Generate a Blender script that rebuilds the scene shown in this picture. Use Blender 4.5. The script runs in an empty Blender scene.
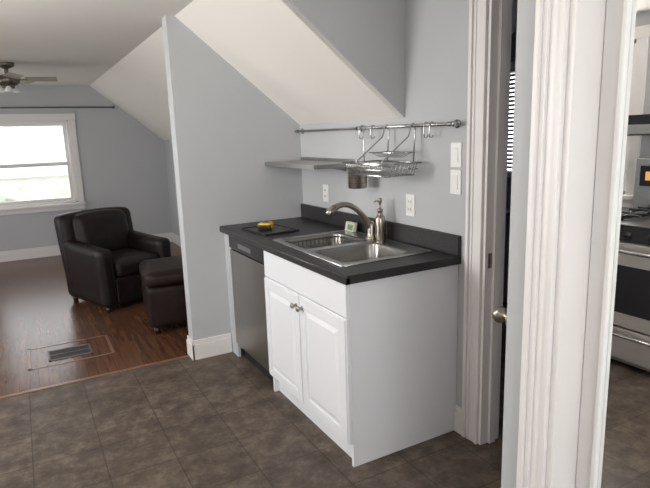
import bpy, bmesh, math, random
from mathutils import Vector, Matrix
random.seed(3)
S = bpy.context.scene
S.view_settings.view_transform = 'Standard'

# ------------------------------------------------------------ materials
def new_mat(name):
    m = bpy.data.materials.new(name); m.use_nodes = True
    nt = m.node_tree; b = nt.nodes['Principled BSDF']
    return m, nt, b
def mat(name, col, rough=0.5, metal=0.0, var=0.04, scale=8.0, bump=0.0, bscale=80.0, stretch=None, spec=0.5, coat=0.0):
    m, nt, b = new_mat(name)
    N = nt.nodes; L = nt.links
    tc = N.new('ShaderNodeTexCoord'); mp = N.new('ShaderNodeMapping')
    L.new(tc.outputs['Object'], mp.inputs['Vector'])
    if stretch: mp.inputs['Scale'].default_value = stretch
    no = N.new('ShaderNodeTexNoise'); no.inputs['Scale'].default_value = scale; no.inputs['Detail'].default_value = 4
    L.new(mp.outputs[0], no.inputs['Vector'])
    r = N.new('ShaderNodeValToRGB')
    r.color_ramp.elements[0].position = 0.3; r.color_ramp.elements[1].position = 0.7
    r.color_ramp.elements[0].color = [max(0, c*(1-var)) for c in col]+[1]
    r.color_ramp.elements[1].color = [min(1, c*(1+var)) for c in col]+[1]
    L.new(no.outputs['Fac'], r.inputs[0]); L.new(r.outputs[0], b.inputs['Base Color'])
    b.inputs['Roughness'].default_value = rough; b.inputs['Metallic'].default_value = metal
    b.inputs['Specular IOR Level'].default_value = spec
    b.inputs['Coat Weight'].default_value = coat
    if bump > 0:
        n2 = N.new('ShaderNodeTexNoise'); n2.inputs['Scale'].default_value = bscale; n2.inputs['Detail'].default_value = 3
        L.new(mp.outputs[0], n2.inputs['Vector'])
        bp = N.new('ShaderNodeBump'); bp.inputs['Strength'].default_value = bump; bp.inputs['Distance'].default_value = 0.01
        L.new(n2.outputs['Fac'], bp.inputs['Height']); L.new(bp.outputs[0], b.inputs['Normal'])
    return m

def tile_mat():
    m, nt, b = new_mat('slate_tile'); N = nt.nodes; L = nt.links
    tc = N.new('ShaderNodeTexCoord')
    mp = N.new('ShaderNodeMapping'); mp.inputs['Location'].default_value = (0.12, 0.0, 0)
    L.new(tc.outputs['Object'], mp.inputs[0])
    br = N.new('ShaderNodeTexBrick'); br.offset = 0.0; br.squash = 1.0
    br.inputs['Scale'].default_value = 1.0; br.inputs['Brick Width'].default_value = 0.305; br.inputs['Row Height'].default_value = 0.305
    br.inputs['Mortar Size'].default_value = 0.0030; br.inputs['Mortar Smooth'].default_value = 0.2; br.inputs['Bias'].default_value = 0.0
    br.inputs['Color1'].default_value = (0.88, 0.88, 0.88, 1); br.inputs['Color2'].default_value = (1.12, 1.12, 1.12, 1); br.inputs['Mortar'].default_value = (0.50, 0.50, 0.50, 1)
    L.new(mp.outputs[0], br.inputs['Vector'])
    n1 = N.new('ShaderNodeTexNoise'); n1.inputs['Scale'].default_value = 9; n1.inputs['Detail'].default_value = 12; n1.inputs['Roughness'].default_value = 0.74; n1.inputs['Distortion'].default_value = 0.1
    L.new(tc.outputs['Object'], n1.inputs['Vector'])
    r = N.new('ShaderNodeValToRGB'); e = r.color_ramp.elements
    e[0].position = 0.34; e[0].color = (0.052, 0.037, 0.028, 1)
    e[1].position = 0.68; e[1].color = (0.185, 0.145, 0.115, 1)
    k = r.color_ramp.elements.new(0.5); k.color = (0.098, 0.074, 0.057, 1)
    L.new(n1.outputs['Fac'], r.inputs[0])
    mx = N.new('ShaderNodeMix'); mx.data_type = 'RGBA'; mx.blend_type = 'MULTIPLY'; mx.inputs[0].default_value = 1
    L.new(r.outputs[0], mx.inputs[6]); L.new(br.outputs['Color'], mx.inputs[7]); L.new(mx.outputs[2], b.inputs['Base Color'])
    b.inputs['Roughness'].default_value = 0.48
    b.inputs['Specular IOR Level'].default_value = 0.4
    bp = N.new('ShaderNodeBump'); bp.inputs['Strength'].default_value = 0.12; bp.inputs['Distance'].default_value = 0.003
    L.new(n1.outputs['Fac'], bp.inputs['Height']); L.new(bp.outputs[0], b.inputs['Normal'])
    return m
def wood_mat():
    m, nt, b = new_mat('hardwood'); N = nt.nodes; L = nt.links
    tc = N.new('ShaderNodeTexCoord')
    mp = N.new('ShaderNodeMapping'); mp.inputs['Rotation'].default_value = (0, 0, math.radians(90))
    L.new(tc.outputs['Object'], mp.inputs[0])
    br = N.new('ShaderNodeTexBrick'); br.offset = 0.37
    br.inputs['Scale'].default_value = 1.0; br.inputs['Brick Width'].default_value = 0.9; br.inputs['Row Height'].default_value = 0.058
    br.inputs['Mortar Size'].default_value = 0.0014; br.inputs['Bias'].default_value = 0.0
    br.inputs['Color1'].default_value = (0.80, 0.78, 0.76, 1); br.inputs['Color2'].default_value = (1.18, 1.16, 1.12, 1); br.inputs['Mortar'].default_value = (0.35, 0.33, 0.30, 1)
    L.new(mp.outputs[0], br.inputs['Vector'])
    mp2 = N.new('ShaderNodeMapping'); mp2.inputs['Scale'].default_value = (30, 2.0, 1)
    L.new(tc.outputs['Object'], mp2.inputs[0])
    n1 = N.new('ShaderNodeTexNoise'); n1.inputs['Scale'].default_value = 1.2; n1.inputs['Detail'].default_value = 6
    L.new(mp2.outputs[0], n1.inputs['Vector'])
    r = N.new('ShaderNodeValToRGB'); e = r.color_ramp.elements
    e[0].position = 0.25; e[0].color = (0.066, 0.027, 0.015, 1)
    e[1].position = 0.75; e[1].color = (0.150, 0.068, 0.037, 1)
    L.new(n1.outputs['Fac'], r.inputs[0])
    n4 = N.new('ShaderNodeTexNoise'); n4.inputs['Scale'].default_value = 1.6; n4.inputs['Detail'].default_value = 5
    L.new(tc.outputs['Object'], n4.inputs['Vector'])
    r4 = N.new('ShaderNodeValToRGB'); r4.color_ramp.elements[0].position = 0.50; r4.color_ramp.elements[1].position = 0.75
    r4.color_ramp.elements[0].color = (0, 0, 0, 1); r4.color_ramp.elements[1].color = (0.35, 0.35, 0.35, 1)
    L.new(n4.outputs['Fac'], r4.inputs[0])
    mw = N.new('ShaderNodeMix'); mw.data_type = 'RGBA'; L.new(r4.outputs[0], mw.inputs[0]); L.new(r.outputs[0], mw.inputs[6]); mw.inputs[7].default_value = (0.22, 0.13, 0.085, 1)
    mx = N.new('ShaderNodeMix'); mx.data_type = 'RGBA'; mx.blend_type = 'MULTIPLY'; mx.inputs[0].default_value = 1
    L.new(mw.outputs[2], mx.inputs[6]); L.new(br.outputs['Color'], mx.inputs[7]); L.new(mx.outputs[2], b.inputs['Base Color'])
    b.inputs['Roughness'].default_value = 0.27
    b.inputs['Specular IOR Level'].default_value = 0.4
    n3 = N.new('ShaderNodeTexNoise'); n3.inputs['Scale'].default_value = 6
    L.new(tc.outputs['Object'], n3.inputs['Vector'])
    bp = N.new('ShaderNodeBump'); bp.inputs['Strength'].default_value = 0.15; bp.inputs['Distance'].default_value = 0.004
    L.new(n3.outputs['Fac'], bp.inputs['Height']); L.new(bp.outputs[0], b.inputs['Normal'])
    return m
def emis(name, col, st):
    m, nt, b = new_mat(name)
    b.inputs['Base Color'].default_value = (*col, 1); b.inputs['Emission Color'].default_value = (*col, 1); b.inputs['Emission Strength'].default_value = st
    return m
def glass_mat():
    m = bpy.data.materials.new('window_glass'); m.use_nodes = True; nt = m.node_tree; N = nt.nodes; L = nt.links
    N.clear(); o = N.new('ShaderNodeOutputMaterial'); t = N.new('ShaderNodeBsdfTransparent'); g = N.new('ShaderNodeBsdfGlossy'); g.inputs['Roughness'].default_value = 0.02
    mx = N.new('ShaderNodeMixShader'); mx.inputs[0].default_value = 0.06
    L.new(t.outputs[0], mx.inputs[1]); L.new(g.outputs[0], mx.inputs[2]); L.new(mx.outputs[0], o.inputs[0])
    return m

M_wall = mat('wall_paint_grey', (0.495, 0.507, 0.522), 0.75, var=0.015, scale=2, bump=0.05, bscale=150)
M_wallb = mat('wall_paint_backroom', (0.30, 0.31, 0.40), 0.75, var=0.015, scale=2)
M_ceil = mat('ceiling_paint', (0.84, 0.805, 0.76), 0.85, var=0.01, scale=2, bump=0.08, bscale=120)
M_trim = mat('trim_white', (0.78, 0.755, 0.745), 0.42, var=0.004, scale=3)
M_cab = mat('cabinet_white', (0.80, 0.81, 0.845), 0.38, var=0.006, scale=4)
M_counter = mat('counter_laminate', (0.030, 0.029, 0.030), 0.38, var=0.75, scale=170, spec=0.42)
M_ss = mat('stainless', (0.56, 0.56, 0.55), 0.27, 1.0, var=0.05, scale=6, stretch=(1, 1, 40))
M_range = mat('range_steel', (0.60, 0.58, 0.55), 0.42, 0.6, var=0.04, scale=6, stretch=(1, 1, 40))
M_sinkshade = mat('sink_steel_shaded', (0.34, 0.335, 0.32), 0.26, 1.0, var=0.08, scale=5)  # bowl steel darker than the rim: interior shade put into the colour
M_shelf = mat('shelf_steel', (0.45, 0.45, 0.44), 0.42, 1.0, var=0.05, scale=6, stretch=(30, 1, 1))
M_ssdw = mat('stainless_dishwasher', (0.38, 0.365, 0.35), 0.34, 1.0, var=0.06, scale=5, stretch=(1, 30, 1))
M_nickel = mat('brushed_nickel', (0.42, 0.38, 0.33), 0.28, 1.0, var=0.03)
M_chrome = mat('chrome_wire', (0.50, 0.50, 0.50), 0.2, 1.0, var=0.02)
M_greywire = mat('grey_wire', (0.10, 0.10, 0.10), 0.5, 0.3, var=0.05)
M_black = mat('black_plastic', (0.018, 0.018, 0.020), 0.35, var=0.1)
M_iron = mat('cast_iron', (0.02, 0.02, 0.02), 0.55, var=0.2)
M_leather = mat('dark_leather', (0.011, 0.007, 0.007), 0.42, var=0.35, scale=14, bump=0.25, bscale=160, spec=0.32)
M_leather2 = mat('brown_leather', (0.015, 0.007, 0.006), 0.46, var=0.35, scale=14, bump=0.25, bscale=160, spec=0.25)
M_foot = mat('dark_wood_foot', (0.02, 0.012, 0.008), 0.3)
M_yellow = mat('yellow_plastic', (0.80, 0.55, 0.02), 0.4, var=0.05)
M_green = mat('packet_green', (0.14, 0.25, 0.13), 0.6)
M_paper = mat('packet_cream', (0.60, 0.60, 0.53), 0.7)
M_plate = mat('plate_white', (0.86, 0.86, 0.85), 0.35, var=0.01)
M_slot = mat('dark_slot', (0.03, 0.03, 0.03), 0.6)
M_vent = mat('vent_metal', (0.20, 0.18, 0.16), 0.45, 0.6)
M_tile = tile_mat(); M_wood = wood_mat()
M_woodedge = mat('wood_border', (0.20, 0.11, 0.065), 0.3, var=0.3, scale=6, stretch=(1, 10, 1))
M_mirror = mat('mirror_silver', (0.92, 0.925, 0.915), 0.0, 1.0, var=0.0)
M_glass = glass_mat()
M_blade = mat('fan_blade', (0.34, 0.30, 0.26), 0.45, var=0.2, scale=5)
M_fan = mat('fan_metal', (0.18, 0.16, 0.14), 0.35, 0.8)
M_fillglass = emis('added_fill_glass', (1.0, 0.93, 0.82), 2.0)  # glowing glass of the added, unseen kitchen fixture
M_leaf = mat('tree_leaves', (0.36, 0.39, 0.31), 0.9, var=0.3, scale=3)
M_siding = mat('house_siding', (0.80, 0.79, 0.76), 0.9, var=0.1, scale=2)
M_roof = mat('house_roof', (0.48, 0.46, 0.45), 0.9, var=0.2)
M_grass = mat('grass', (0.42, 0.45, 0.35), 0.95, var=0.3, scale=1)
M_blind = mat('blind_slats', (0.42, 0.42, 0.45), 0.6)
M_display = emis('oven_display', (0.9, 0.45, 0.12), 0.6)

# ------------------------------------------------------------ builder
class Bld:
    def __init__(s, name):
        s.name = name; s.bm = bmesh.new(); s.mats = []
    def mi(s, m):
        if m not in s.mats: s.mats.append(m)
        return s.mats.index(m)
    def _add(s, t, m, smooth=False, fn=None):
        i = s.mi(m)
        if fn:
            for v in t.verts: v.co = Vector(fn(v.co))
        bmesh.ops.recalc_face_normals(t, faces=t.faces[:])
        for f in t.faces: f.material_index = i; f.smooth = smooth
        me = bpy.data.meshes.new('tmp'); t.to_mesh(me); t.free()
        s.bm.from_mesh(me); bpy.data.meshes.remove(me)
    def box(s, x0, x1, y0, y1, z0, z1, m, bev=0.0, seg=2, fn=None):
        t = bmesh.new(); bmesh.ops.create_cube(t, size=1)
        for v in t.verts:
            v.co = Vector((x0+(x1-x0)*(v.co.x+.5), y0+(y1-y0)*(v.co.y+.5), z0+(z1-z0)*(v.co.z+.5)))
        if bev > 0: bmesh.ops.bevel(t, geom=t.edges[:], offset=bev, segments=seg, affect='EDGES', profile=0.5)
        s._add(t, m, False, fn)
    def rbox(s, x0, x1, y0, y1, z0, z1, m, r=0.04, bulge=0.0, cuts=9, fn=None):
        t = bmesh.new(); bmesh.ops.create_cube(t, size=2)
        bmesh.ops.subdivide_edges(t, edges=t.edges[:], cuts=cuts, use_grid_fill=True)
        h = Vector(((x1-x0)/2, (y1-y0)/2, (z1-z0)/2)); c = Vector(((x0+x1)/2, (y0+y1)/2, (z0+z1)/2))
        r = min(r, h.x*.98, h.y*.98, h.z*.98)
        for v in t.verts:
            q = v.co.copy()
            q = Vector([math.copysign(abs(a)**0.7, a) for a in q])
            p = Vector((q.x*h.x, q.y*h.y, q.z*h.z))
            k = Vector([max(-(h[i]-r), min(h[i]-r, p[i])) for i in range(3)])
            d = p-k
            if d.length > 1e-6: p = k+d.normalized()*r
            if bulge:
                u = q
                n = Vector([math.copysign(1, u[i]) if abs(u[i]) > .999 else 0 for i in range(3)])
                w = (1-u.y**2)*(1-u.z**2)*abs(n.x)+(1-u.x**2)*(1-u.z**2)*abs(n.y)+(1-u.x**2)*(1-u.y**2)*abs(n.z)
                p += n*bulge*w
            v.co = c+p
        s._add(t, m, True, fn)
    def tube(s, pts, r, m, seg=10, closed=False, fn=None):
        pts = [Vector(p) for p in pts]; n = len(pts)
        rs = r if isinstance(r, (list, tuple)) else [r]*n
        t = bmesh.new(); rings = []; prev = None
        for i in range(n):
            if closed: d = pts[(i+1) % n]-pts[i-1]
            else: d = pts[min(i+1, n-1)]-pts[max(i-1, 0)]
            d.normalize()
            if prev is None:
                a = Vector((0, 0, 1)) if abs(d.z) < .9 else Vector((1, 0, 0))
                e = d.cross(a).normalized()
            else:
                e = (prev-d*prev.dot(d)).normalized()
            prev = e; f = d.cross(e)
            rings.append([t.verts.new(pts[i]+(e*math.cos(2*math.pi*k/seg)+f*math.sin(2*math.pi*k/seg))*rs[i]) for k in range(seg)])
        for i in range(n if closed else n-1):
            a = rings[i]; b = rings[(i+1) % n]
            for k in range(seg): t.faces.new((a[k], a[(k+1) % seg], b[(k+1) % seg], b[k]))
        if not closed:
            t.faces.new(rings[0]); t.faces.new(rings[-1][::-1])
        s._add(t, m, True, fn)
    def lathe(s, prof, c, m, seg=28, axis='z', fn=None):
        t = bmesh.new(); rings = []
        for (r, h) in prof:
            ring = []
            for k in range(seg):
                a = 2*math.pi*k/seg; u = math.cos(a)*max(r, 1e-4); w = math.sin(a)*max(r, 1e-4)
                if axis == 'z': p = (c[0]+u, c[1]+w, c[2]+h)
                elif axis == 'x': p = (c[0]+h, c[1]+u, c[2]+w)
                else: p = (c[0]+u, c[1]+h, c[2]+w)
                ring.append(t.verts.new(p))
            rings.append(ring)
        for i in range(len(rings)-1):
            for k in range(seg): t.faces.new((rings[i][k], rings[i][(k+1) % seg], rings[i+1][(k+1) % seg], rings[i+1][k]))
        s._add(t, m, True, fn)
    def prism(s, poly, vec, m, bev=0):
        t = bmesh.new(); vec = Vector(vec)
        a = [t.verts.new(Vector(p)) for p in poly]; b = [t.verts.new(Vector(p)+vec) for p in poly]
        t.faces.new(a); t.faces.new(b[::-1]); n = len(a)
        for i in range(n): t.faces.new((a[i], a[(i+1) % n], b[(i+1) % n], b[i]))
        s._add(t, m)
    def bowl(s, x0, x1, y0, y1, z, depth, m, r=0.06):
        t = bmesh.new(); K = 6
        def loop(ins, rr, zz):
            X0, X1, Y0, Y1 = x0+ins, x1-ins, y0+ins, y1-ins; out = []
            for (cx, cy, a0, sx, sy) in ((X1, Y1, 0, 1, 1), (X0, Y1, 90, -1, 1), (X0, Y0, 180, -1, -1), (X1, Y0, 270, 1, -1)):
                ox, oy = cx-sx*rr, cy-sy*rr
                for k in range(K+1):
                    a = math.radians(a0+90*k/K); out.append(t.verts.new((ox+rr*math.cos(a), oy+rr*math.sin(a), zz)))
            return out
        L = [loop(0, 0.0005, z), loop(0.004, r, z+0.001), loop(0.008, r, z-0.008), loop(0.012, r, z-depth+0.04), loop(0.020, r, z-depth+0.012), loop(0.045, r*.8, z-depth)]
        for i in range(len(L)-1):
            n = len(L[i])
            for k in range(n): t.faces.new((L[i][k], L[i][(k+1) % n], L[i+1][(k+1) % n], L[i+1][k]))
        t.faces.new(L[-1])
        i = s.mi(m)
        for f in t.faces: f.material_index = i; f.smooth = True
        me = bpy.data.meshes.new('tmp'); t.to_mesh(me); t.free(); s.bm.from_mesh(me); bpy.data.meshes.remove(me)
    def done(s, loc=(0, 0, 0), rz=0.0, parent=None, center=True):
        me = bpy.data.meshes.new(s.name); s.bm.to_mesh(me); s.bm.free()
        for m in s.mats: me.materials.append(m)
        o = bpy.data.objects.new(s.name, me); S.collection.objects.link(o)
        o.location = loc; o.rotation_euler = (0, 0, rz)
        if parent: o.parent = parent
        return o

# ------------------------------------------------------------ dimensions
XB = 1.785; YP = 3.575; PT = 0.115; YF = 8.2; ZC = 2.25; YD = 2.348
XL = -1.45; YB = -1.7; XL2 = -2.7; XK = 1.88; SL = (2.25-1.575)/(1.785-0.95)
def sz(x): return 1.575+SL*(XB-x)

# floors
b = Bld('floor'); b.box(XL-.1, 4.2, YB-.1, 3.655, -.1, 0, M_tile); b.done()
b = Bld('floor_hardwood'); b.box(XL2-.1, 2.1, 3.655, YF+.1, -.1, 0, M_wood)
b.box(XL2, XB, 3.640, 3.675, 0.0, 0.004, M_woodedge, 0.001); b.done()

# ceiling
b = Bld('ceiling'); b.box(XL2-.1, 0.95, YB-.1, YF+.1, ZC, ZC+.1, M_ceil)
b.box(0.95, 4.2, YB-.1, YD+.05, ZC, ZC+.1, M_ceil); b.done()
b = Bld('ceiling_slope')
xx = 2.0
b.prism([(0.95, YD+.006, ZC), (xx, YD+.006, sz(xx)), (xx, YD+.006, sz(xx)+.13), (0.95, YD+.006, ZC+.13)], (0, YF-YD, 0), M_ceil); b.done()
b = Bld('wall_dormer_cheek')
b.prism([(XB, YD, 1.575), (XB, YD, ZC), (0.95, YD, ZC)], (0, .05, 0), M_wall); b.done()

# wall with sink (doorway y 1.14..1.77)
DY0, DY1, DZ = 1.14, 1.77, 2.08
b = Bld('wall_sink')
b.box(XB, XB+.115, DY1, YD, 0, ZC, M_wall)
b.box(XB, XB+.115, YD, YP+PT, 0, 1.575, M_wall)
b.box(XB, XB+.115, 0.9, DY0, 0, ZC, M_wall)
b.box(XB, XB+.115, DY0, DY1, DZ, ZC, M_wall); b.done()
b = Bld('wall_partition')
b.prism([(0.897, YP, 0), (1.99, YP, 0), (1.99, YP, sz(1.99)), (0.95, YP, ZC), (0.897, YP, ZC)], (0, PT, 0), M_wall); b.done()
b = Bld('wall_knee'); b.box(XK, XK+.1, YP+PT, YF, 0, sz(XK)+.02, M_wall); b.done()
WX0, WX1, WZ0, WZ1 = -0.52, 0.64, 0.70, 1.81
b = Bld('wall_far')
b.box(XL2, WX0, YF, YF+.14, 0, ZC, M_wall); b.box(WX1, XK+.1, YF, YF+.14, 0, ZC, M_wall)
b.box(WX0, WX1, YF, YF+.14, 0, WZ0, M_wall); b.box(WX0, WX1, YF, YF+.14, WZ1, ZC, M_wall); b.done()
b = Bld('wall_left_living'); 
b.box(XL2-.1, XL2, 3.6, 5.2, 0, ZC, M_wall); b.box(XL2-.1, XL2, 6.8, YF+.1, 0, ZC, M_wall)
b.box(XL2-.1, XL2, 5.2, 6.8, 0, .7, M_wall); b.box(XL2-.1, XL2, 5.2, 6.8, 1.9, ZC, M_wall)
b.box(XL2, XL, 3.6, 3.7, 0, ZC, M_wall); b.done()
LY0, LY1, LZ0, LZ1 = 2.42, 3.42, 1.0, 2.08
b = Bld('wall_left_kitchen')
b.box(XL-.1, XL, YB, LY0, 0, ZC, M_wall); b.box(XL-.1, XL, LY1, 3.6, 0, ZC, M_wall)
b.box(XL-.1, XL, LY0, LY1, 0, LZ0, M_wall); b.box(XL-.1, XL, LY0, LY1, LZ1, ZC, M_wall); b.done()
KX0, KX1, KZ0, KZ1 = -0.9, 0.6, 0.9, 2.05
b = Bld('wall_back_kitchen')
b.box(XL-.1, KX0, YB-.12, YB, 0, ZC, M_wall); b.box(KX1, 1.3, YB-.12, YB, 0, ZC, M_wall)
b.box(KX0, KX1, YB-.12, YB, 0, KZ0, M_wall); b.box(KX0, KX1, YB-.12, YB, KZ1, ZC, M_wall); b.done()
# closet wall: corner (1.1,1.0)
CX, CY = 1.10, 1.0
OY = 0.847
b = Bld('wall_closet')
b.box(CX, CX+.12, OY, CY, 0, ZC, M_wall); b.box(CX, CX+.12, YB, OY, 2.07, ZC, M_wall)
b.box(CX, CX+.12, YB, -0.75, 0, 2.07, M_wall)
b.box(CX+.12, XB, CY-.1, CY, 0, ZC, M_wall); b.done()
# back room shell
b = Bld('wall_backroom')
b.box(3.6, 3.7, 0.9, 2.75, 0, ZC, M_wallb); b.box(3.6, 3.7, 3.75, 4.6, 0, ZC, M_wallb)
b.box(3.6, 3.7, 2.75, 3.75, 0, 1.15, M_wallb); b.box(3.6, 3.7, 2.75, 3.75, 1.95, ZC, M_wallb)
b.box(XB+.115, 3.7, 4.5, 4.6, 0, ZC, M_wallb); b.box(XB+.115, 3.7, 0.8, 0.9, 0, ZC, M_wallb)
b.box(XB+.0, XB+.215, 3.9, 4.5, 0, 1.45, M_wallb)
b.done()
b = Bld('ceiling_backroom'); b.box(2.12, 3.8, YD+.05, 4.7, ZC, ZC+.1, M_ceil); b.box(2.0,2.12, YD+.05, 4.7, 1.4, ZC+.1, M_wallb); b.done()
b = Bld('floor_backroom'); b.box(2.1, 3.8, 3.655, 4.7, -.1, 0, M_tile); b.done()

# baseboards
def baseb(name, x0, x1, y0, y1, ax, h=.14):
    b = Bld(name)
    b.box(x0, x1, y0, y1, 0, h-.03, M_trim, .002)
    if ax == 'y-': b.box(x0, x1, y0+.006, y1, h-.03, h, M_trim, .003)
    elif ax == 'x-': b.box(x0+.006, x1, y0, y1, h-.03, h, M_trim, .003)
    elif ax == 'x+': b.box(x0, x1-.006, y0, y1, h-.03, h, M_trim, .003)
    return b
b = baseb('baseboard_partition', 0.882, 1.165, YP-.016, YP, 'y-')
b.box(0.881, 0.897, YP-.016, YP+PT+.016, 0, .11, M_trim, .002); b.box(0.887, 0.897, YP-.010, YP+PT+.01, .11, .14, M_trim, .003)
b.box(0.897, XK, YP+PT, YP+PT+.016, 0, .14, M_trim, .003); b.done()
baseb('baseboard_far', XL2, XK, YF-.016, YF, 'y-').done()
baseb('baseboard_knee', XK-.016, XK, YP+PT+.02, YF-.02, 'x-').done()
baseb('baseboard_sink', XB-.016, XB, DY1+.1, 1.928, 'x-').done()
baseb('baseboard_left', XL, XL+.016, 2.34, 3.59, 'x+').done()

# ------------------------------------------------------------ doorway trim
b = Bld('trim_doorway')
def casing_x(b, x, y0, y1, z0, z1, sgn=-1):
    w = y1-y0
    b.box(x-.012, x, min(y0, y1), max(y0, y1), z0, z1, M_trim, .002)
    b.box(x-.022, x-.010, *sorted((y0, y0+w*.22)), z0, z1, M_trim, .004)
    b.box(x-.017, x-.010, *sorted((y0+w*.28, y0+w*.42)), z0, z1, M_trim, .003)
    b.box(x-.017, x-.010, *sorted((y0+w*.82, y1)), z0, z1, M_trim, .003)
casing_x(b, XB, DY1+.1, DY1+.004, 0, DZ+.09)
b.box(XB-.02, XB, DY0-.05, DY1+.1, DZ+.004, DZ+.1, M_trim, .004)
b.box(XB-.002, XB+.12, DY1-.012, DY1+.004, 0, DZ, M_trim, .002)
b.box(XB+.045, XB+.085, DY1-.024, DY1-.010, 0, DZ, M_trim, .002)
b.box(XB-.002, XB+.12, DY0-.004, DY0+.012, 0, DZ, M_trim, .002)
b.box(XB-.002, XB+.12, DY0, DY1, DZ-.012, DZ+.004, M_trim, .002)
b.box(XB+.015, XB+.04, DY1-.0135, DY1-.011, .88, .95, M_nickel)
b.done()
# open door lying against the return wall
b = Bld('door_1')
b.box(1.225, 1.80, 1.075, 1.11, 0.01, 2.06, M_trim, .002)
for z0, z1 in ((.2, .8), (1.05, 1.9)):
    for x0, x1 in ((1.30, 1.49), (1.54, 1.73)):
        b.box(x0, x1, 1.108, 1.114, z0, z1, M_trim, .003)
b.lathe([(.0, 0), (.030, 0), (.030, .006), (.012, .012), (.011, .030), (.020, .038), (.027, .048), (.027, .060), (.018, .068), (0, .070)], (1.250, 1.11, .935), M_nickel, axis='y')
b.done()

# closet casing + mirror door
b = Bld('trim_closet')
def casing_prof(b, ya, yb, z0, z1):
    w = yb-ya
    pr = [(0, 0), (0, .024), (.03, .026), (.17, .026), (.20, .024), (.20, .016), (.24, .016), (.40, .020), (.44, .020), (.44, .012), (.84, .012), (.84, .016), (.98, .016), (1, .014), (1, 0)]
    b.prism([(CX-o, ya+w*f, z0) for f, o in pr], (0, 0, z1-z0), M_trim)
casing_prof(b, .925, OY+.004, 0, 2.12)
b.box(CX-.02, CX, -.83, .925, 2.075, 2.15, M_trim, .003)
b.box(CX-.02, CX, -.83, -.755, 0, 2.075, M_trim, .003)
b.box(CX-.002, CX+.14, OY-.014, OY+.004, 0, 2.07, M_trim, .001)
b.box(CX-.002, CX+.14, -.755, OY, 2.055, 2.075, M_trim, .001)
b.box(CX, CX+.14, -.755, -.74, 0, 2.07, M_trim, .002)
b.done()
b = Bld('door_mirror')
MX = 1.20
b.box(MX-.006, MX+.035, .780, .831, .008, 2.05, M_trim, .001)
b.box(MX-.016, MX, .772, .785, .008, 2.05, M_plate, .003)
b.box(MX-.006, MX+.035, -.74, -.69, .008, 2.05, M_trim, .003)
b.box(MX-.006, MX+.035, -.69, .780, 2.0, 2.05, M_trim, .003)
b.box(MX-.006, MX+.035, -.69, .780, .008, .05, M_trim, .003)
b.box(MX, MX+.02, -.69, .775, .05, 2.0, M_mirror)
b.done()

# ------------------------------------------------------------ windows
def win_y(name, x0, x1, z0, z1, yin, yout, sgn, cas=.08, axis='y'):
    b = Bld(name); p = yin
    def bx(x0_, x1_, ya, yb, z0_, z1_, m=M_trim, bev=.003):
        lo, hi = min(ya, yb), max(ya, yb)
        if axis == 'y': b.box(x0_, x1_, lo, hi, z0_, z1_, m, bev)
        else: b.box(lo, hi, x0_, x1_, z0_, z1_, m, bev)
    for t in ((x0-cas, x0), (x1, x1+cas)):
        bx(t[0], t[1], p+sgn*.02, p, z0-.02, z1+cas)
    bx(x0-cas-.01, x1+cas+.01, p+sgn*.024, p, z1, z1+cas)
    bx(x0-cas-.02, x1+cas+.02, p+sgn*.05, p, z0-.03, z0)
    bx(x0-cas, x1+cas, p+sgn*.018, p, z0-.09, z0-.03)
    d = -sgn
    bx(x0, x0+.03, p, p+d*.12, z0, z1); bx(x1-.03, x1, p, p+d*.12, z0, z1)
    bx(x0, x1, p, p+d*.12, z1-.03, z1); bx(x0, x1, p, p+d*.12, z0, z0+.03)
    zm = (z0+z1)/2-.02; f = .045
    for (za, zb, o) in ((z0+.03, zm+.02, .03), (zm-.02, z1-.03, .07)):
        ya, yb = p+d*o, p+d*(o+.035)
        bx(x0+.03, x0+.03+f, ya, yb, za, zb); bx(x1-.03-f, x1-.03, ya, yb, za, zb)
        bx(x0+.03+f, x1-.03-f, ya, yb, za, za+f); bx(x0+.03+f, x1-.03-f, ya, yb, zb-f, zb)
        bx(x0+.03+f, x1-.03-f, (ya+yb)/2-.002, (ya+yb)/2+.002, za+f, zb-f, M_glass, 0)
    return b.done()
win_y('window_1', WX0, WX1, WZ0, WZ1, YF, YF+.14, -1)
win_y('window_2', KX0, KX1, KZ0, KZ1, YB, YB-.12, 1)
win_y('window_5', LY0, LY1, LZ0, LZ1, XL, XL-.12, 1, axis='x')
b = Bld('window_3')
b.box(3.58, 3.6, 2.67, 2.75, 1.07, 2.03, M_trim, .003); b.box(3.58, 3.6, 3.75, 3.83, 1.07, 2.03, M_trim, .003)
b.box(3.58, 3.6, 2.75, 3.75, 1.95, 2.03, M_trim, .003); b.box(3.56, 3.6, 2.67, 3.83, 1.10, 1.15, M_trim, .003)
z = 1.17
while z < 1.94:
    b.box(3.61, 3.635, 2.76, 3.74, z, z+.020, M_blind); z += .034
b.done()
b = Bld('window_4')
b.box(XL2, XL2+.02, 5.12, 5.2, .62, 1.98, M_trim, .003); b.box(XL2, XL2+.02, 6.8, 6.88, .62, 1.98, M_trim, .003)
b.box(XL2, XL2+.02, 5.2, 6.8, 1.9, 1.98, M_trim, .003); b.box(XL2, XL2+.04, 5.12, 6.88, .65, .7, M_trim, .003)
b.box(XL2-.06, XL2-.02, 5.2, 6.8, 1.27, 1.32, M_trim, .003); b.done()

# curtain rod on far wall
b = Bld('curtain_rod')
b.tube([(-.95, YF-.07, 1.965), (1.2, YF-.07, 1.965)], .010, M_fan)
b.lathe([(0, 0), (.014, .002), (.022, .02), (.014, .038), (0, .04)], (1.2, YF-.07, 1.965), M_fan, axis='x')
for x in (-.9, 0.9): b.tube([(x, YF, 1.965), (x, YF-.07, 1.965)], .007, M_fan)
b.done()

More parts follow.
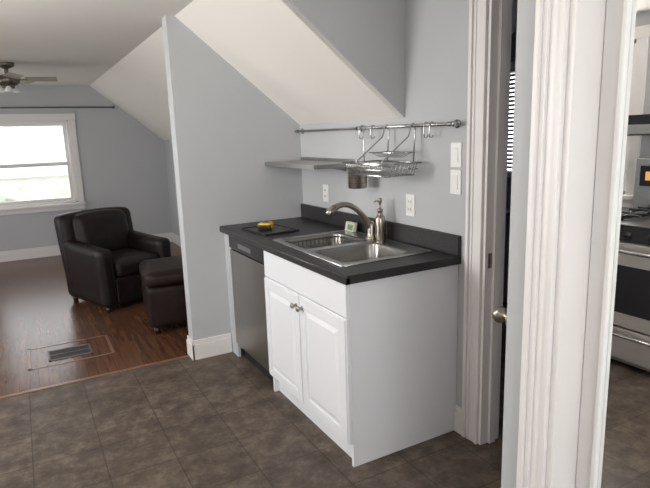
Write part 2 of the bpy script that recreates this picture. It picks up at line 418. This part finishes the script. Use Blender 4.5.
# ------------------------------------------------------------ base cabinet
XC = 1.17; Y0 = 1.93; Y1 = 2.84; ZT = .875
b = Bld('sink_base_cabinet')
b.box(XC, XB-.002, Y0, Y0+.018, 0, ZT, M_cab, .001)
b.box(XC, XB-.02, Y1-.018, Y1, 0, .72, M_cab, .001); b.box(XC, XC+.04, Y1-.018, Y1, .72, ZT, M_cab, .001)
b.box(XC+.030, XC+.045, Y0+.018, Y1-.018, 0, .105, M_cab)
b.box(XC, XB-.02, Y0+.018, Y1-.018, .10, .118, M_cab)
b.box(XC, XC+.018, Y0+.018, Y1-.018, .118, .13, M_cab)
b.box(XC, XC+.018, Y0+.018, Y1-.018, .68, ZT, M_cab)
b.box(XC, XC+.018, Y0+.018, Y0+.05, .118, .70, M_cab); b.box(XC, XC+.018, Y1-.05, Y1-.018, .118, .70, M_cab)
b.box(XB-.03, XB-.02, Y0+.018, Y1-.018, .11, ZT, M_cab)
def rp_door(b, x, y0, y1, z0, z1, panel=True):
    b.box(x-.019, x, y0, y1, z0, z1, M_cab, .003)
    if panel:
        g = .058
        for (a0, a1, c0, c1) in ((y0+.006, y0+g, z0+.006, z1-.006), (y1-g, y1-.006, z0+.006, z1-.006), (y0+g, y1-g, z0+.006, z0+g), (y0+g, y1-g, z1-g, z1-.006)):
            b.box(x-.026, x-.018, a0, a1, c0, c1, M_cab, .002)
        t0, t1, u0, u1 = y0+g+.012, y1-g-.012, z0+g+.012, z1-g-.012
        d = .022
        A = [(x-.019, t0, u0), (x-.019, t1, u0), (x-.019, t1, u1), (x-.019, t0, u1)]
        C = [(x-.0265, t0+d, u0+d), (x-.0265, t1-d, u0+d), (x-.0265, t1-d, u1-d), (x-.0265, t0+d, u1-d)]
        t = bmesh.new(); va = [t.verts.new(p) for p in A]; vc = [t.verts.new(p) for p in C]
        for i in range(4): t.faces.new((va[i], va[(i+1) % 4], vc[(i+1) % 4], vc[i]))
        t.faces.new(vc)
        bmesh.ops.recalc_face_normals(t, faces=t.faces[:])
        i = b.mi(M_cab)
        for f in t.faces: f.material_index = i
        me = bpy.data.meshes.new('t'); t.to_mesh(me); t.free(); b.bm.from_mesh(me)
ym = (Y0+Y1)/2
rp_door(b, XC, Y0+.004, ym-.0015, .115, .715); rp_door(b, XC, ym+.0015, Y1-.004, .115, .715)
b.box(XC-.019, XC, Y0+.004, Y1-.004, .72, .868, M_cab, .003)
for yy in (ym-.032, ym+.032):
    b.lathe([(0, -.001), (.011, -.001), (.007, -.006), (.006, -.014), (.014, -.020), (.0155, -.027), (.010, -.032), (0, -.033)], (XC-.025, yy, .655), M_nickel, axis='x')
b.done()

# dishwasher
b = Bld('dishwasher')
b.box(XC+.02, XB-.03, Y1+.012, Y1+.60, .09, ZT-.004, M_black)
b.box(XC-.012, XC+.02, Y1+.006, Y1+.60, .11, .775, M_ssdw, .005)
b.box(XC-.018, XC+.02, Y1+.006, Y1+.60, .785, .868, M_black, .008)
b.box(XC-.020, XC-.016, Y1+.2, Y1+.42, .81, .84, M_ssdw, .001)
b.box(XC+.04, XC+.06, Y1+.006, Y1+.60, 0.0, .105, M_black)
b.box(XC+.1, XB-.05, Y1+.02, Y1+.58, 0.0, .09, M_black)
b.done()
b = Bld('cabinet_filler'); b.box(XC, XC+.02, Y1+.606, YP, 0, ZT, M_wall, .001); b.done()

# countertop with sink cut-out
SX0, SX1, SY0, SY1 = 1.215, 1.735, 2.06, 2.855
TX0, TX1, TY0, TY1 = 1.14, XB, 1.912, YP
b = Bld('countertop'); zb, zt = ZT, .914
hx0, hx1, hy0, hy1 = SX0+.015, SX1-.015, SY0+.015, SY1-.015
b.box(TX0+.006, TX1, TY0, hy0, zb, zt, M_counter); b.box(TX0+.006, TX1, hy1, TY1, zb, zt, M_counter)
b.box(TX0+.006, hx0, hy0, hy1, zb, zt, M_counter); b.box(hx1, TX1, hy0, hy1, zb, zt, M_counter)
b.tube([(TX0+.012, TY0+.001, zt-.0125), (TX0+.012, TY1, zt-.0125)], .0125, M_counter, 12)
b.box(TX0, TX0+.02, TY0, TY1, zb, zt-.012, M_counter)
b.box(XB-.022, XB, TY0, YP, zt-.001, 1.012, M_counter, .005)
b.done()

# sink
b = Bld('double_sink'); zr = .9135
by = [(SY0+.035, 2.435), (2.490, SY1-.035)]; bx0, bx1 = SX0+.032, SX1-.095
for (x0, x1, y0, y1) in ((SX0, bx0, SY0, SY1), (bx1, SX1, SY0, SY1), (bx0, bx1, SY0, by[0][0]), (bx0, bx1, by[0][1], by[1][0]), (bx0, bx1, by[1][1], SY1)):
    b.box(x0, x1, y0, y1, zr, zr+.005, M_ss)
b.tube([(SX0+.01, SY0, zr+.003), (SX1-.01, SY0, zr+.003), (SX1, SY0+.01, zr+.003), (SX1, SY1-.01, zr+.003), (SX1-.01, SY1, zr+.003), (SX0+.01, SY1, zr+.003), (SX0, SY1-.01, zr+.003), (SX0, SY0+.01, zr+.003)], .0045, M_ss, 8, closed=True)
for (y0, y1) in by:
    b.bowl(bx0, bx1, y0, y1, zr+.005, .18, M_sinkshade)
    cx, cy = (bx0+bx1)/2, (y0+y1)/2
    b.lathe([(0, .001), (.022, .001), (.024, .004), (.042, .004), (.044, .0)], (cx, cy, zr+.005-.18), M_nickel)
    b.lathe([(.018, 0.002), (.018, .006), (0, .006)], (cx, cy, zr+.005-.18), M_slot)
b.done()
# wire rack standing in the far bowl
b = Bld('sink_wire_basket')
y0, y1 = by[1][0]+.030, by[1][1]-.030; x0, x1 = bx0+.03, bx1-.03; zt2 = zr-.012; zb3 = zr-.10
b.tube([(x0, y0, zt2), (x1, y0, zt2), (x1, y1, zt2), (x0, y1, zt2)], .004, M_greywire, 8, closed=True)
b.tube([(x0+.02, y0+.02, zb3), (x1-.02, y0+.02, zb3), (x1-.02, y1-.02, zb3), (x0+.02, y1-.02, zb3)], .003, M_greywire, 8, closed=True)
for k in range(12):
    x = x0+.02+(x1-x0-.04)*k/11; b.tube([(x, y0, zt2), (x, y0+.02, zb3), (x, y1-.02, zb3), (x, y1, zt2)], .0022, M_greywire, 6)
for k in range(12):
    y = y0+.02+(y1-y0-.04)*k/11; b.tube([(x0, y, zt2), (x0+.02, y, zb3), (x1-.02, y, zb3), (x1, y, zt2)], .0022, M_greywire, 6)
for x in (x0+.03, x1-.03):
    for y in (y0+.03, y1-.03): b.tube([(x, y, zb3), (x, y, zr-.174)], .003, M_greywire, 6)
b.done()

# faucet
b = Bld('kitchen_faucet'); fx, fy, fz = 1.685, 2.530, .9185
b.lathe([(0, 0), (.032, 0), (.032, .006), (.026, .012), (.024, .03), (.022, .065), (.020, .085), (.012, .098), (0, .10)], (fx, fy, fz), M_nickel)
pts = [(fx-.005, fy, fz+.045)]
for k in range(13):
    t = k/12
    pts.append((fx-.015-.250*t, fy-.02*t, fz+.065+.145*math.sin(math.pi*(0.04+.66*t))**0.9))
rs = [.015]+[.015]*9+[.0165]*4
b.tube(pts, rs, M_nickel, 16)
e = Vector(pts[-1]); d = (e-Vector(pts[-2])).normalized()
b.tube([e-d*.03, e+d*.012, e+d*.028+Vector((0, 0, -.008))], [.019, .021, .018], M_nickel, 16)
b.done()
b = Bld('soap_dispenser')
b.lathe([(0, 0), (.027, 0), (.029, .004), (.029, .118), (.026, .130), (.014, .142), (.013, .158), (.016, .160), (.016, .172), (.008, .176), (.006, .205), (.010, .208), (.012, .222), (.008, .232), (0, .234)], (1.700, 2.462, .9185), M_nickel)
b.tube([(1.700, 2.462, .9185+.218), (1.672, 2.462, .9185+.220), (1.660, 2.462, .9185+.210)], .0045, M_nickel, 10)
b.done()

# rail, hooks, shelf, dish rack, cup
XR = XB-.045; ZR = 1.53
b = Bld('wall_rail')
b.tube([(XR, 1.925, ZR), (XR, 3.56, ZR)], .008, M_chrome, 12)
for yy in (1.95, 2.75, 3.53):
    b.tube([(XB, yy, ZR), (XR, yy, ZR)], .007, M_chrome)
    b.lathe([(0, 0), (.02, 0), (.02, -.006), (0, -.006)], (XB, yy, ZR), M_chrome, axis='x')
    b.lathe([(.0115, -.012), (.0115, .012)], (XR, yy, ZR), M_chrome, axis='y')
b.lathe([(0, -.012), (.014, -.010), (.014, .006), (.008, .008)], (XR, 1.925, ZR), M_chrome, axis='y')
b.done()
def hook(y, i):
    b = Bld('s_hook'); P = []
    for k in range(9):
        a = math.radians(-30+210*k/8); P.append((XR+.014*math.cos(a), y, ZR+.0+.014*math.sin(a)))
    P.append((XR-.014, y, ZR-.03))
    for k in range(7):
        a = math.radians(180+170*k/6); P.append((XR-.0+.014*math.cos(a)*1.0, y+.001*k, ZR-.045+.014*math.sin(a)))
    b.tube(P, .0030, M_chrome, 8); b.done()
for i, y in enumerate((2.08, 2.12, 2.58, 2.70)): hook(y, i)

b = Bld('steel_wall_shelf')
b.box(XB-.285, XB-.002, 2.85, YP-.003, 1.320, 1.328, M_shelf, .001)
b.box(XB-.287, XB-.281, 2.848, YP-.003, 1.302, 1.328, M_shelf, .001)
b.box(XB-.285, XB-.002, 2.848, 2.854, 1.302, 1.328, M_shelf, .001)
b.box(XB-.006, XB-.001, 2.85, YP-.003, 1.29, 1.35, M_shelf, .001)
for yy in (2.95, 3.45):
    b.prism([(XB-.001, yy, 1.318), (XB-.2, yy, 1.318), (XB-.001, yy, 1.27)], (0, .004, 0), M_shelf)
b.done()

b = Bld('dish_rack'); w = .0034
rx0, rx1, ry0, ry1 = XB-.265, XR+.0, 2.16, 2.545
za, zb2 = 1.290, 1.350
def rect(z, r, ins=0): b.tube([(rx0+ins, ry0+ins, z), (rx1-ins, ry0+ins, z), (rx1-ins, ry1-ins, z), (rx0+ins, ry1-ins, z)], r, M_chrome, 8, closed=True)
rect(zb2, .005); rect(za, .004, .025); rect((za+zb2)/2, .003, .012)
n = 19
for k in range(n):
    y = ry0+.03+(ry1-ry0-.06)*k/(n-1)
    b.tube([(rx0, y, zb2), (rx0+.012, y, (za+zb2)/2), (rx0+.025, y, za), (rx1-.025, y, za), (rx1, y, zb2)], w*.7, M_chrome, 6)
for k in range(1, 7):
    x = rx0+.025+(rx1-rx0-.05)*k/7
    b.tube([(x, ry0, zb2), (x, ry0+.025, za), (x, ry1-.025, za), (x, ry1, zb2)], w*.8, M_chrome, 6)
for y in (ry0+.06, ry1-.10):
    b.tube([(rx0+.01, y, zb2), (rx0+.04, y, zb2+.02), (XR-.03, y, ZR-.05), (XR-.016, y, ZR), (XR, y, ZR+.013), (XR+.012, y, ZR), (XR+.01, y, ZR-.04), (rx1, y, zb2)], w*1.1, M_chrome, 8)
px0 = XR-.11
b.tube([(px0, ry0+.05, 1.40), (XR, ry0+.05, 1.40), (XR, ry1-.09, 1.40), (px0, ry1-.09, 1.40)], w, M_chrome, 8, closed=True)
for k in range(8):
    y = ry0+.075+(ry1-ry0-.19)*k/7
    b.tube([(px0, y, 1.40), (px0+.05, y, 1.375), (XR, y, 1.40)], w*.6, M_chrome, 6)
b.done()
b = Bld('utensil_cup'); cx, cy, cz = XB-.105, 2.655, 1.195
b.lathe([(0, 0), (.052, 0), (.055, .004), (.055, .13), (.058, .135), (.055, .138), (.052, .13), (.052, .008), (0, .008)], (cx, cy, cz), M_nickel, 32)
for r in range(3):
    for k in range(16):
        a = 2*math.pi*k/16
        c = Vector((cx+.0553*math.cos(a), cy+.0553*math.sin(a), cz+.03+.03*r)); nrm = Vector((math.cos(a), math.sin(a), 0))
        b.tube([c-nrm*.001, c+nrm*.0006], .003, M_slot, 8)
b.tube([(cx+.05, cy, cz+.13), (XR-.014, cy, cz+.2), (XR-.014, cy, ZR-.01), (XR, cy, ZR+.011), (XR+.011, cy, ZR-.004)], .003, M_chrome, 8)
b.done()

# switches & outlets
def plate(name, y, z, kind):
    b = Bld(name)
    b.box(XB-.006, XB, y-.036, y+.036, z-.058, z+.058, M_plate, .003)
    if kind == 'switch':
        b.box(XB-.010, XB-.005, y-.017, y+.017, z-.033, z+.033, M_plate, .002)
    else:
        for dz in (-.02, .02):
            b.box(XB-.008, XB-.005, y-.017, y+.017, z+dz-.015, z+dz+.015, M_plate, .004)
            b.box(XB-.0085, XB-.0078, y-.008, y-.005, z+dz-.006, z+dz+.006, M_slot)
            b.box(XB-.0085, XB-.0078, y+.005, y+.008, z+dz-.006, z+dz+.006, M_slot)
    b.done()
plate('light_switch', 1.955, 1.388, 'switch'); plate('light_switch', 1.955, 1.262, 'switch')
plate('wall_outlet', 2.30, 1.12, 'outlet'); plate('wall_outlet', 3.22, 1.115, 'outlet')

# counter items
b = Bld('black_tray')
b.box(-.12, .12, -.16, .16, 0, .008, M_black, .003)
b.box(-.12, .12, -.16, -.153, .006, .013, M_black, .002); b.box(-.12, .12, .153, .16, .006, .013, M_black, .002)
b.box(-.12, -.113, -.16, .16, .006, .013, M_black, .002); b.box(.113, .12, -.16, .16, .006, .013, M_black, .002)
b.done((1.34, 3.17, .9145), .1)
b = Bld('tape_measure')
b.rbox(-.050, .050, -.042, .042, 0, .042, M_yellow, .014, cuts=7)
b.rbox(-.052, -.026, -.043, .043, .002, .034, M_black, .008, cuts=5)
b.lathe([(0, .0435), (.022, .0435), (.024, .041)], (.004, 0, 0), M_black)
b.box(.048, .063, -.012, .012, .003, .006, M_yellow)
b.done((1.325, 3.20, .9235), .9)
b = Bld('sponge_packet')
b.box(-.012, .012, -.05, .05, 0, .055, M_paper, .004, fn=lambda v: (v.x+.2*v.z, v.y, v.z)); b.box(-.0135, -.0115, -.04, .02, .010, .042, M_green, .0005, fn=lambda v: (v.x+.2*v.z, v.y, v.z))
b.done((1.712, 2.80, .9195), 0)

# floor register
b = Bld('floor_vent_register')
vx, vy = .155, 4.22
b.box(vx-.145, vx+.145, vy-.105, vy-.09, 0, .006, M_vent, .002); b.box(vx-.145, vx+.145, vy+.09, vy+.105, 0, .006, M_vent, .002)
b.box(vx-.145, vx-.13, vy-.105, vy+.105, 0, .006, M_vent, .002); b.box(vx+.13, vx+.145, vy-.105, vy+.105, 0, .006, M_vent, .002)
b.box(vx-.135, vx+.135, vy-.095, vy+.095, .0, .001, M_slot)
for k in range(11):
    x = vx-.12+.24*k/10; b.box(x-.002, x+.002, vy-.092, vy+.092, .001, .005, M_iron)
b.box(vx-.13, vx+.13, vy-.004, vy+.004, .001, .0055, M_vent)
b.done()
b = Bld('trim_floor_patch')
X0, X1, Ya, Yb = -.12, .44, 4.02, 4.46
for (x0, x1, y0, y1) in ((X0, X1, Ya, Ya+.02), (X0, X1, Yb-.02, Yb), (X0, X0+.02, Ya, Yb), (X1-.02, X1, Ya, Yb)):
    b.box(x0, x1, y0, y1, 0, .0025, M_woodedge, .001)
b.done()

# ------------------------------------------------------------ armchair
b = Bld('leather_armchair'); m = M_leather
def lean(v):
    t = max(0, v.z-.25)
    return (v.x*(1+.06*t), v.y+.16*t, v.z-.05*(v.x/.38)**2*max(0, (v.z-.6)))
def armf(sg):
    def f(v):
        t = max(0, v.z-.2); k = (v.y+.38)/.76
        return (v.x+sg*.03*t, v.y, v.z+(.04*k*k)*max(0, (v.z-.3)/.28))
    return f
for sg in (-1, 1):
    x0, x1 = sorted((sg*.36, sg*.225))
    b.rbox(x0, x1, -.38, .36, .045, .575, m, .045, .004, cuts=11, fn=armf(sg))
b.rbox(-.36, .36, .20, .37, .045, .845, m, .055, .010, cuts=13, fn=lean)
b.rbox(-.24, .24, -.345, .25, .045, .30, m, .02, 0, cuts=8)
b.rbox(-.226, .226, -.375, .22, .295, .45, m, .04, .014, cuts=11)
b.rbox(-.25, .25, .11, .26, .43, .83, m, .05, .018, cuts=11, fn=lean)
for sx in (-.31, .31):
    for sy in (-.32, .30):
        b.lathe([(0, 0), (.022, 0), (.028, .05), (0, .05)], (sx, sy, 0), M_foot, 12)
fa = math.atan2(-.93, .36)
b.done((.715, 5.48, 0), fa+math.pi/2)
# ottoman
b = Bld('leather_ottoman'); m = M_leather2
b.rbox(-.29, .29, -.29, .29, .05, .39, m, .035, .006, cuts=10)
b.rbox(-.295, .295, -.295, .295, .375, .50, m, .045, .012, cuts=11)
for sx in (-.24, .24):
    for sy in (-.24, .24):
        b.lathe([(0, 0), (.018, 0), (.028, .06), (0, .06)], (sx, sy, 0), M_foot, 12)
b.done((1.055, 4.47, 0), -.10)

# ------------------------------------------------------------ ceiling fan
b = Bld('ceiling_fan'); c = (0.0, 6.05, 0)
b.lathe([(0, ZC), (.075, ZC), (.07, ZC-.03), (.03, ZC-.05), (.018, ZC-.055), (.018, ZC-.10), (.05, ZC-.11), (.10, ZC-.125), (.105, ZC-.17), (.08, ZC-.20), (.05, ZC-.21), (0, ZC-.21)], c, M_fan)
for k in range(5):
    a = math.radians(-8+72*k); R = Matrix.Rotation(a, 4, 'Z')
    f = lambda v, R=R: R @ Vector((v.x, v.y, v.z-.20*v.y))+Vector((c[0], c[1], ZC-.15))
    b.box(.08, .17, -.018, .018, -.004, .004, M_fan, .001, fn=f)
    b.box(.15, .42, -.06, .06, .002, .010, M_blade, .003, fn=f)
for k in range(3):
    a = math.radians(30+120*k)
    p = Vector((c[0]+.07*math.cos(a), c[1]+.07*math.sin(a), ZC-.225))
    b.tube([(c[0], c[1], ZC-.205), p], .010, M_fan, 8)
    b.lathe([(.012, .01), (.02, 0), (.036, -.025), (.038, -.035), (0, -.04)], tuple(p), M_plate, 16)
b.done()

# ------------------------------------------------------------ range (seen in mirror) + hood
b = Bld('kitchen_range'); fxr = -.74; y0, y1 = 1.56, 2.32; xb = XL+.012
b.box(xb, fxr-.03, y0, y1, .03, .895, M_ssdw, .003)
b.box(fxr-.03, fxr, y0+.004, y1-.004, .27, .80, M_range, .006)
b.box(fxr-.001, fxr+.002, y0+.09, y1-.24, .36, .66, M_black, .001)
b.tube([(fxr+.045, y0+.05, .755), (fxr+.045, y1-.05, .755)], .012, M_ss, 12)
for y in (y0+.07, y1-.07): b.tube([(fxr, y, .755), (fxr+.045, y, .755)], .009, M_ss, 8)
b.box(fxr-.03, fxr, y0+.004, y1-.004, .06, .26, M_range, .006)
b.tube([(fxr+.035, y0+.08, .225), (fxr+.035, y1-.08, .225)], .010, M_ss, 12)
for y in (y0+.1, y1-.1): b.tube([(fxr, y, .225), (fxr+.035, y, .225)], .008, M_ss, 8)
b.box(fxr-.03, fxr, y0+.004, y1-.004, .81, .895, M_black, .004)
for k in range(5):
    b.lathe([(.02, 0), (.018, .025), (0, .027)], (fxr, y0+.1+.14*k, .853), M_black, 16, axis='x')
b.box(xb, fxr, y0, y1, .895, .912, M_black, .003)
for yy in (y0+.2, y1-.2):
    for x in (xb+.18, xb+.46):
        b.lathe([(0, .016), (.035, .016), (.045, .0)], (x, yy, .912), M_iron, 16)
        for s in (-1, 1):
            b.box(x-.12, x+.12, yy+s*.05-.006, yy+s*.05+.006, .930, .944, M_iron, .002); b.box(x+s*.05-.006, x+s*.05+.006, yy-.12, yy+.12, .930, .944, M_iron, .002)
        for (sx, sy) in ((-1, -1), (1, 1), (1, -1), (-1, 1)): b.box(x+sx*.11-.006, x+sx*.11+.006, yy+sy*.05-.006, yy+sy*.05+.006, .912, .935, M_iron)
b.box(xb, xb+.07, y0, y1, .912, 1.27, M_ss, .006); b.box(xb+.069, xb+.073, y0+.04, y1-.04, 1.08, 1.22, M_black, .001)
b.box(xb+.072, xb+.075, y0+.3, y1-.08, 1.12, 1.18, M_display)
for sy in (y0+.05, y1-.05):
    for sx in (xb+.05, fxr-.08): b.lathe([(0, 0), (.015, 0), (.015, .035), (0, .035)], (sx, sy, 0), M_black, 10)
b.done()
b = Bld('range_hood')
b.box(XL+.002, XL+.50, y0, y1, 1.44, 1.50, M_ss, .004); b.box(XL+.002, XL+.48, y0, y1, 1.50, 1.56, M_black, .004)
b.box(XL+.05, XL+.45, y0+.05, y1-.05, 1.432, 1.442, M_black)
b.done()
b = Bld('base_cabinet_left')
b.box(XL+.002, -.82, .60, 1.552, .1, .875, M_cab, .002); b.box(XL+.002, -.80, .58, 1.555, .875, .914, M_counter, .004)
for k in range(2): b.box(-.82, -.80, .61+.475*k, 1.08+.475*k-.01, .12, .86, M_cab, .004)
b.box(XL+.002, -.88, .61, 1.55, 0, .1, M_cab); b.done()

# vanity in back room
b = Bld('bathroom_vanity')
b.box(2.75, 3.58, 3.3, 3.85, .0, .80, M_cab, .004); b.box(2.73, 3.59, 3.27, 3.87, .80, .83, M_plate, .006)
b.box(2.78, 3.15, 3.285, 3.302, .12, .76, M_cab, .004); b.box(3.18, 3.55, 3.285, 3.302, .12, .76, M_cab, .004)
b.lathe([(0, .0), (.18, .0), (.2, .02), (.19, .025), (.16, .01), (0, .004)], (3.15, 3.57, .826), M_plate)
b.done()

# added ceiling fixture, out of view, put in to brighten the kitchen
LX, LY = -.35, 1.3
b = Bld('added_ceiling_fill')
b.lathe([(0, 0), (.16, 0), (.16, -.02), (.15, -.025)], (LX, LY, ZC), M_nickel); b.lathe([(.15, -.02), (.14, -.06), (.09, -.09), (0, -.1)], (LX, LY, ZC), M_fillglass); b.done()

# ------------------------------------------------------------ outside
b = Bld('ground_outside'); b.box(-40, 40, 9, 60, -3.2, -3.0, M_grass); b.done()
b = Bld('neighbour_house')
b.box(-7, 3.5, 24, 32, -3, 0.3, M_siding); b.prism([(-7.5, 23.5, .3), (-7.5, 32.5, .3), (-7.5, 28, 2.4)], (11.5, 0, 0), M_roof); b.done()
b = Bld('garden_tree')
for k in range(26):
    t = bmesh.new(); bmesh.ops.create_icosphere(t, subdivisions=2, radius=1)
    c0 = Vector((random.uniform(-4.5, 2.5), random.uniform(17, 20), random.uniform(-1.8, -.1))); r = random.uniform(.4, .9)
    for v in t.verts: v.co = c0+v.co*r*random.uniform(.75, 1.2)
    b._add(t, M_leaf)
b.tube([(-1, 18.5, -3), (-1, 18.5, -.5)], .2, M_roof); b.done()

# ------------------------------------------------------------ light
w = bpy.data.worlds.new('World'); S.world = w; w.use_nodes = True
bg = w.node_tree.nodes['Background']; bg.inputs[0].default_value = (0.95, 0.975, 1.0, 1); bg.inputs[1].default_value = 4.0
def area(name, loc, d, sx, sy, p, col):
    l = bpy.data.lights.new(name, 'AREA'); l.shape = 'RECTANGLE'; l.size = sx; l.size_y = sy; l.energy = p; l.color = col
    o = bpy.data.objects.new(name, l); S.collection.objects.link(o); o.location = loc
    o.rotation_euler = Vector(d).to_track_quat('-Z', 'Y').to_euler(); return o
area('daylight_side', (XL2-.2, 6.0, 1.35), (1, 0, -.1), 1.5, 1.15, 26, (1, .98, .95))
area('daylight_left', (XL-.2, (LY0+LY1)/2, 1.55), (1, -.1, .0), .95, 1.05, 66, (1, .985, .955))
area('daylight_kitchen', ((KX0+KX1)/2, YB-.2, 1.5), (-.05, 1, .05), 1.45, 1.1, 54, (1, .985, .955))
l = bpy.data.lights.new('added_fill_bulb', 'POINT'); l.energy = 17; l.color = (1, .92, .82); l.shadow_soft_size = .14  # added fill lamp under the unseen ceiling fixture
o = bpy.data.objects.new('added_fill_bulb', l); S.collection.objects.link(o); o.location = (LX, LY, ZC-.25)

# ------------------------------------------------------------ camera
yaw = math.radians(28.7); th = math.radians(11.3); ro = math.radians(1.9)
F = Vector((math.sin(yaw), math.cos(yaw), 0)); R = Vector((math.cos(yaw), -math.sin(yaw), 0)); Z = Vector((0, 0, 1))
fwd = F*math.cos(th)-Z*math.sin(th); up = F*math.sin(th)+Z*math.cos(th)
rc = R*math.cos(ro)-up*math.sin(ro); uc = R*math.sin(ro)+up*math.cos(ro)
cam = bpy.data.cameras.new('camera'); co = bpy.data.objects.new('camera', cam); S.collection.objects.link(co)
Mx = Matrix((rc, uc, -fwd)).transposed().to_4x4(); Mx.translation = Vector((0, 0, 1.5)); co.matrix_world = Mx
cam.sensor_width = 36; cam.lens = 546/650*36; cam.clip_start = .02
S.camera = co
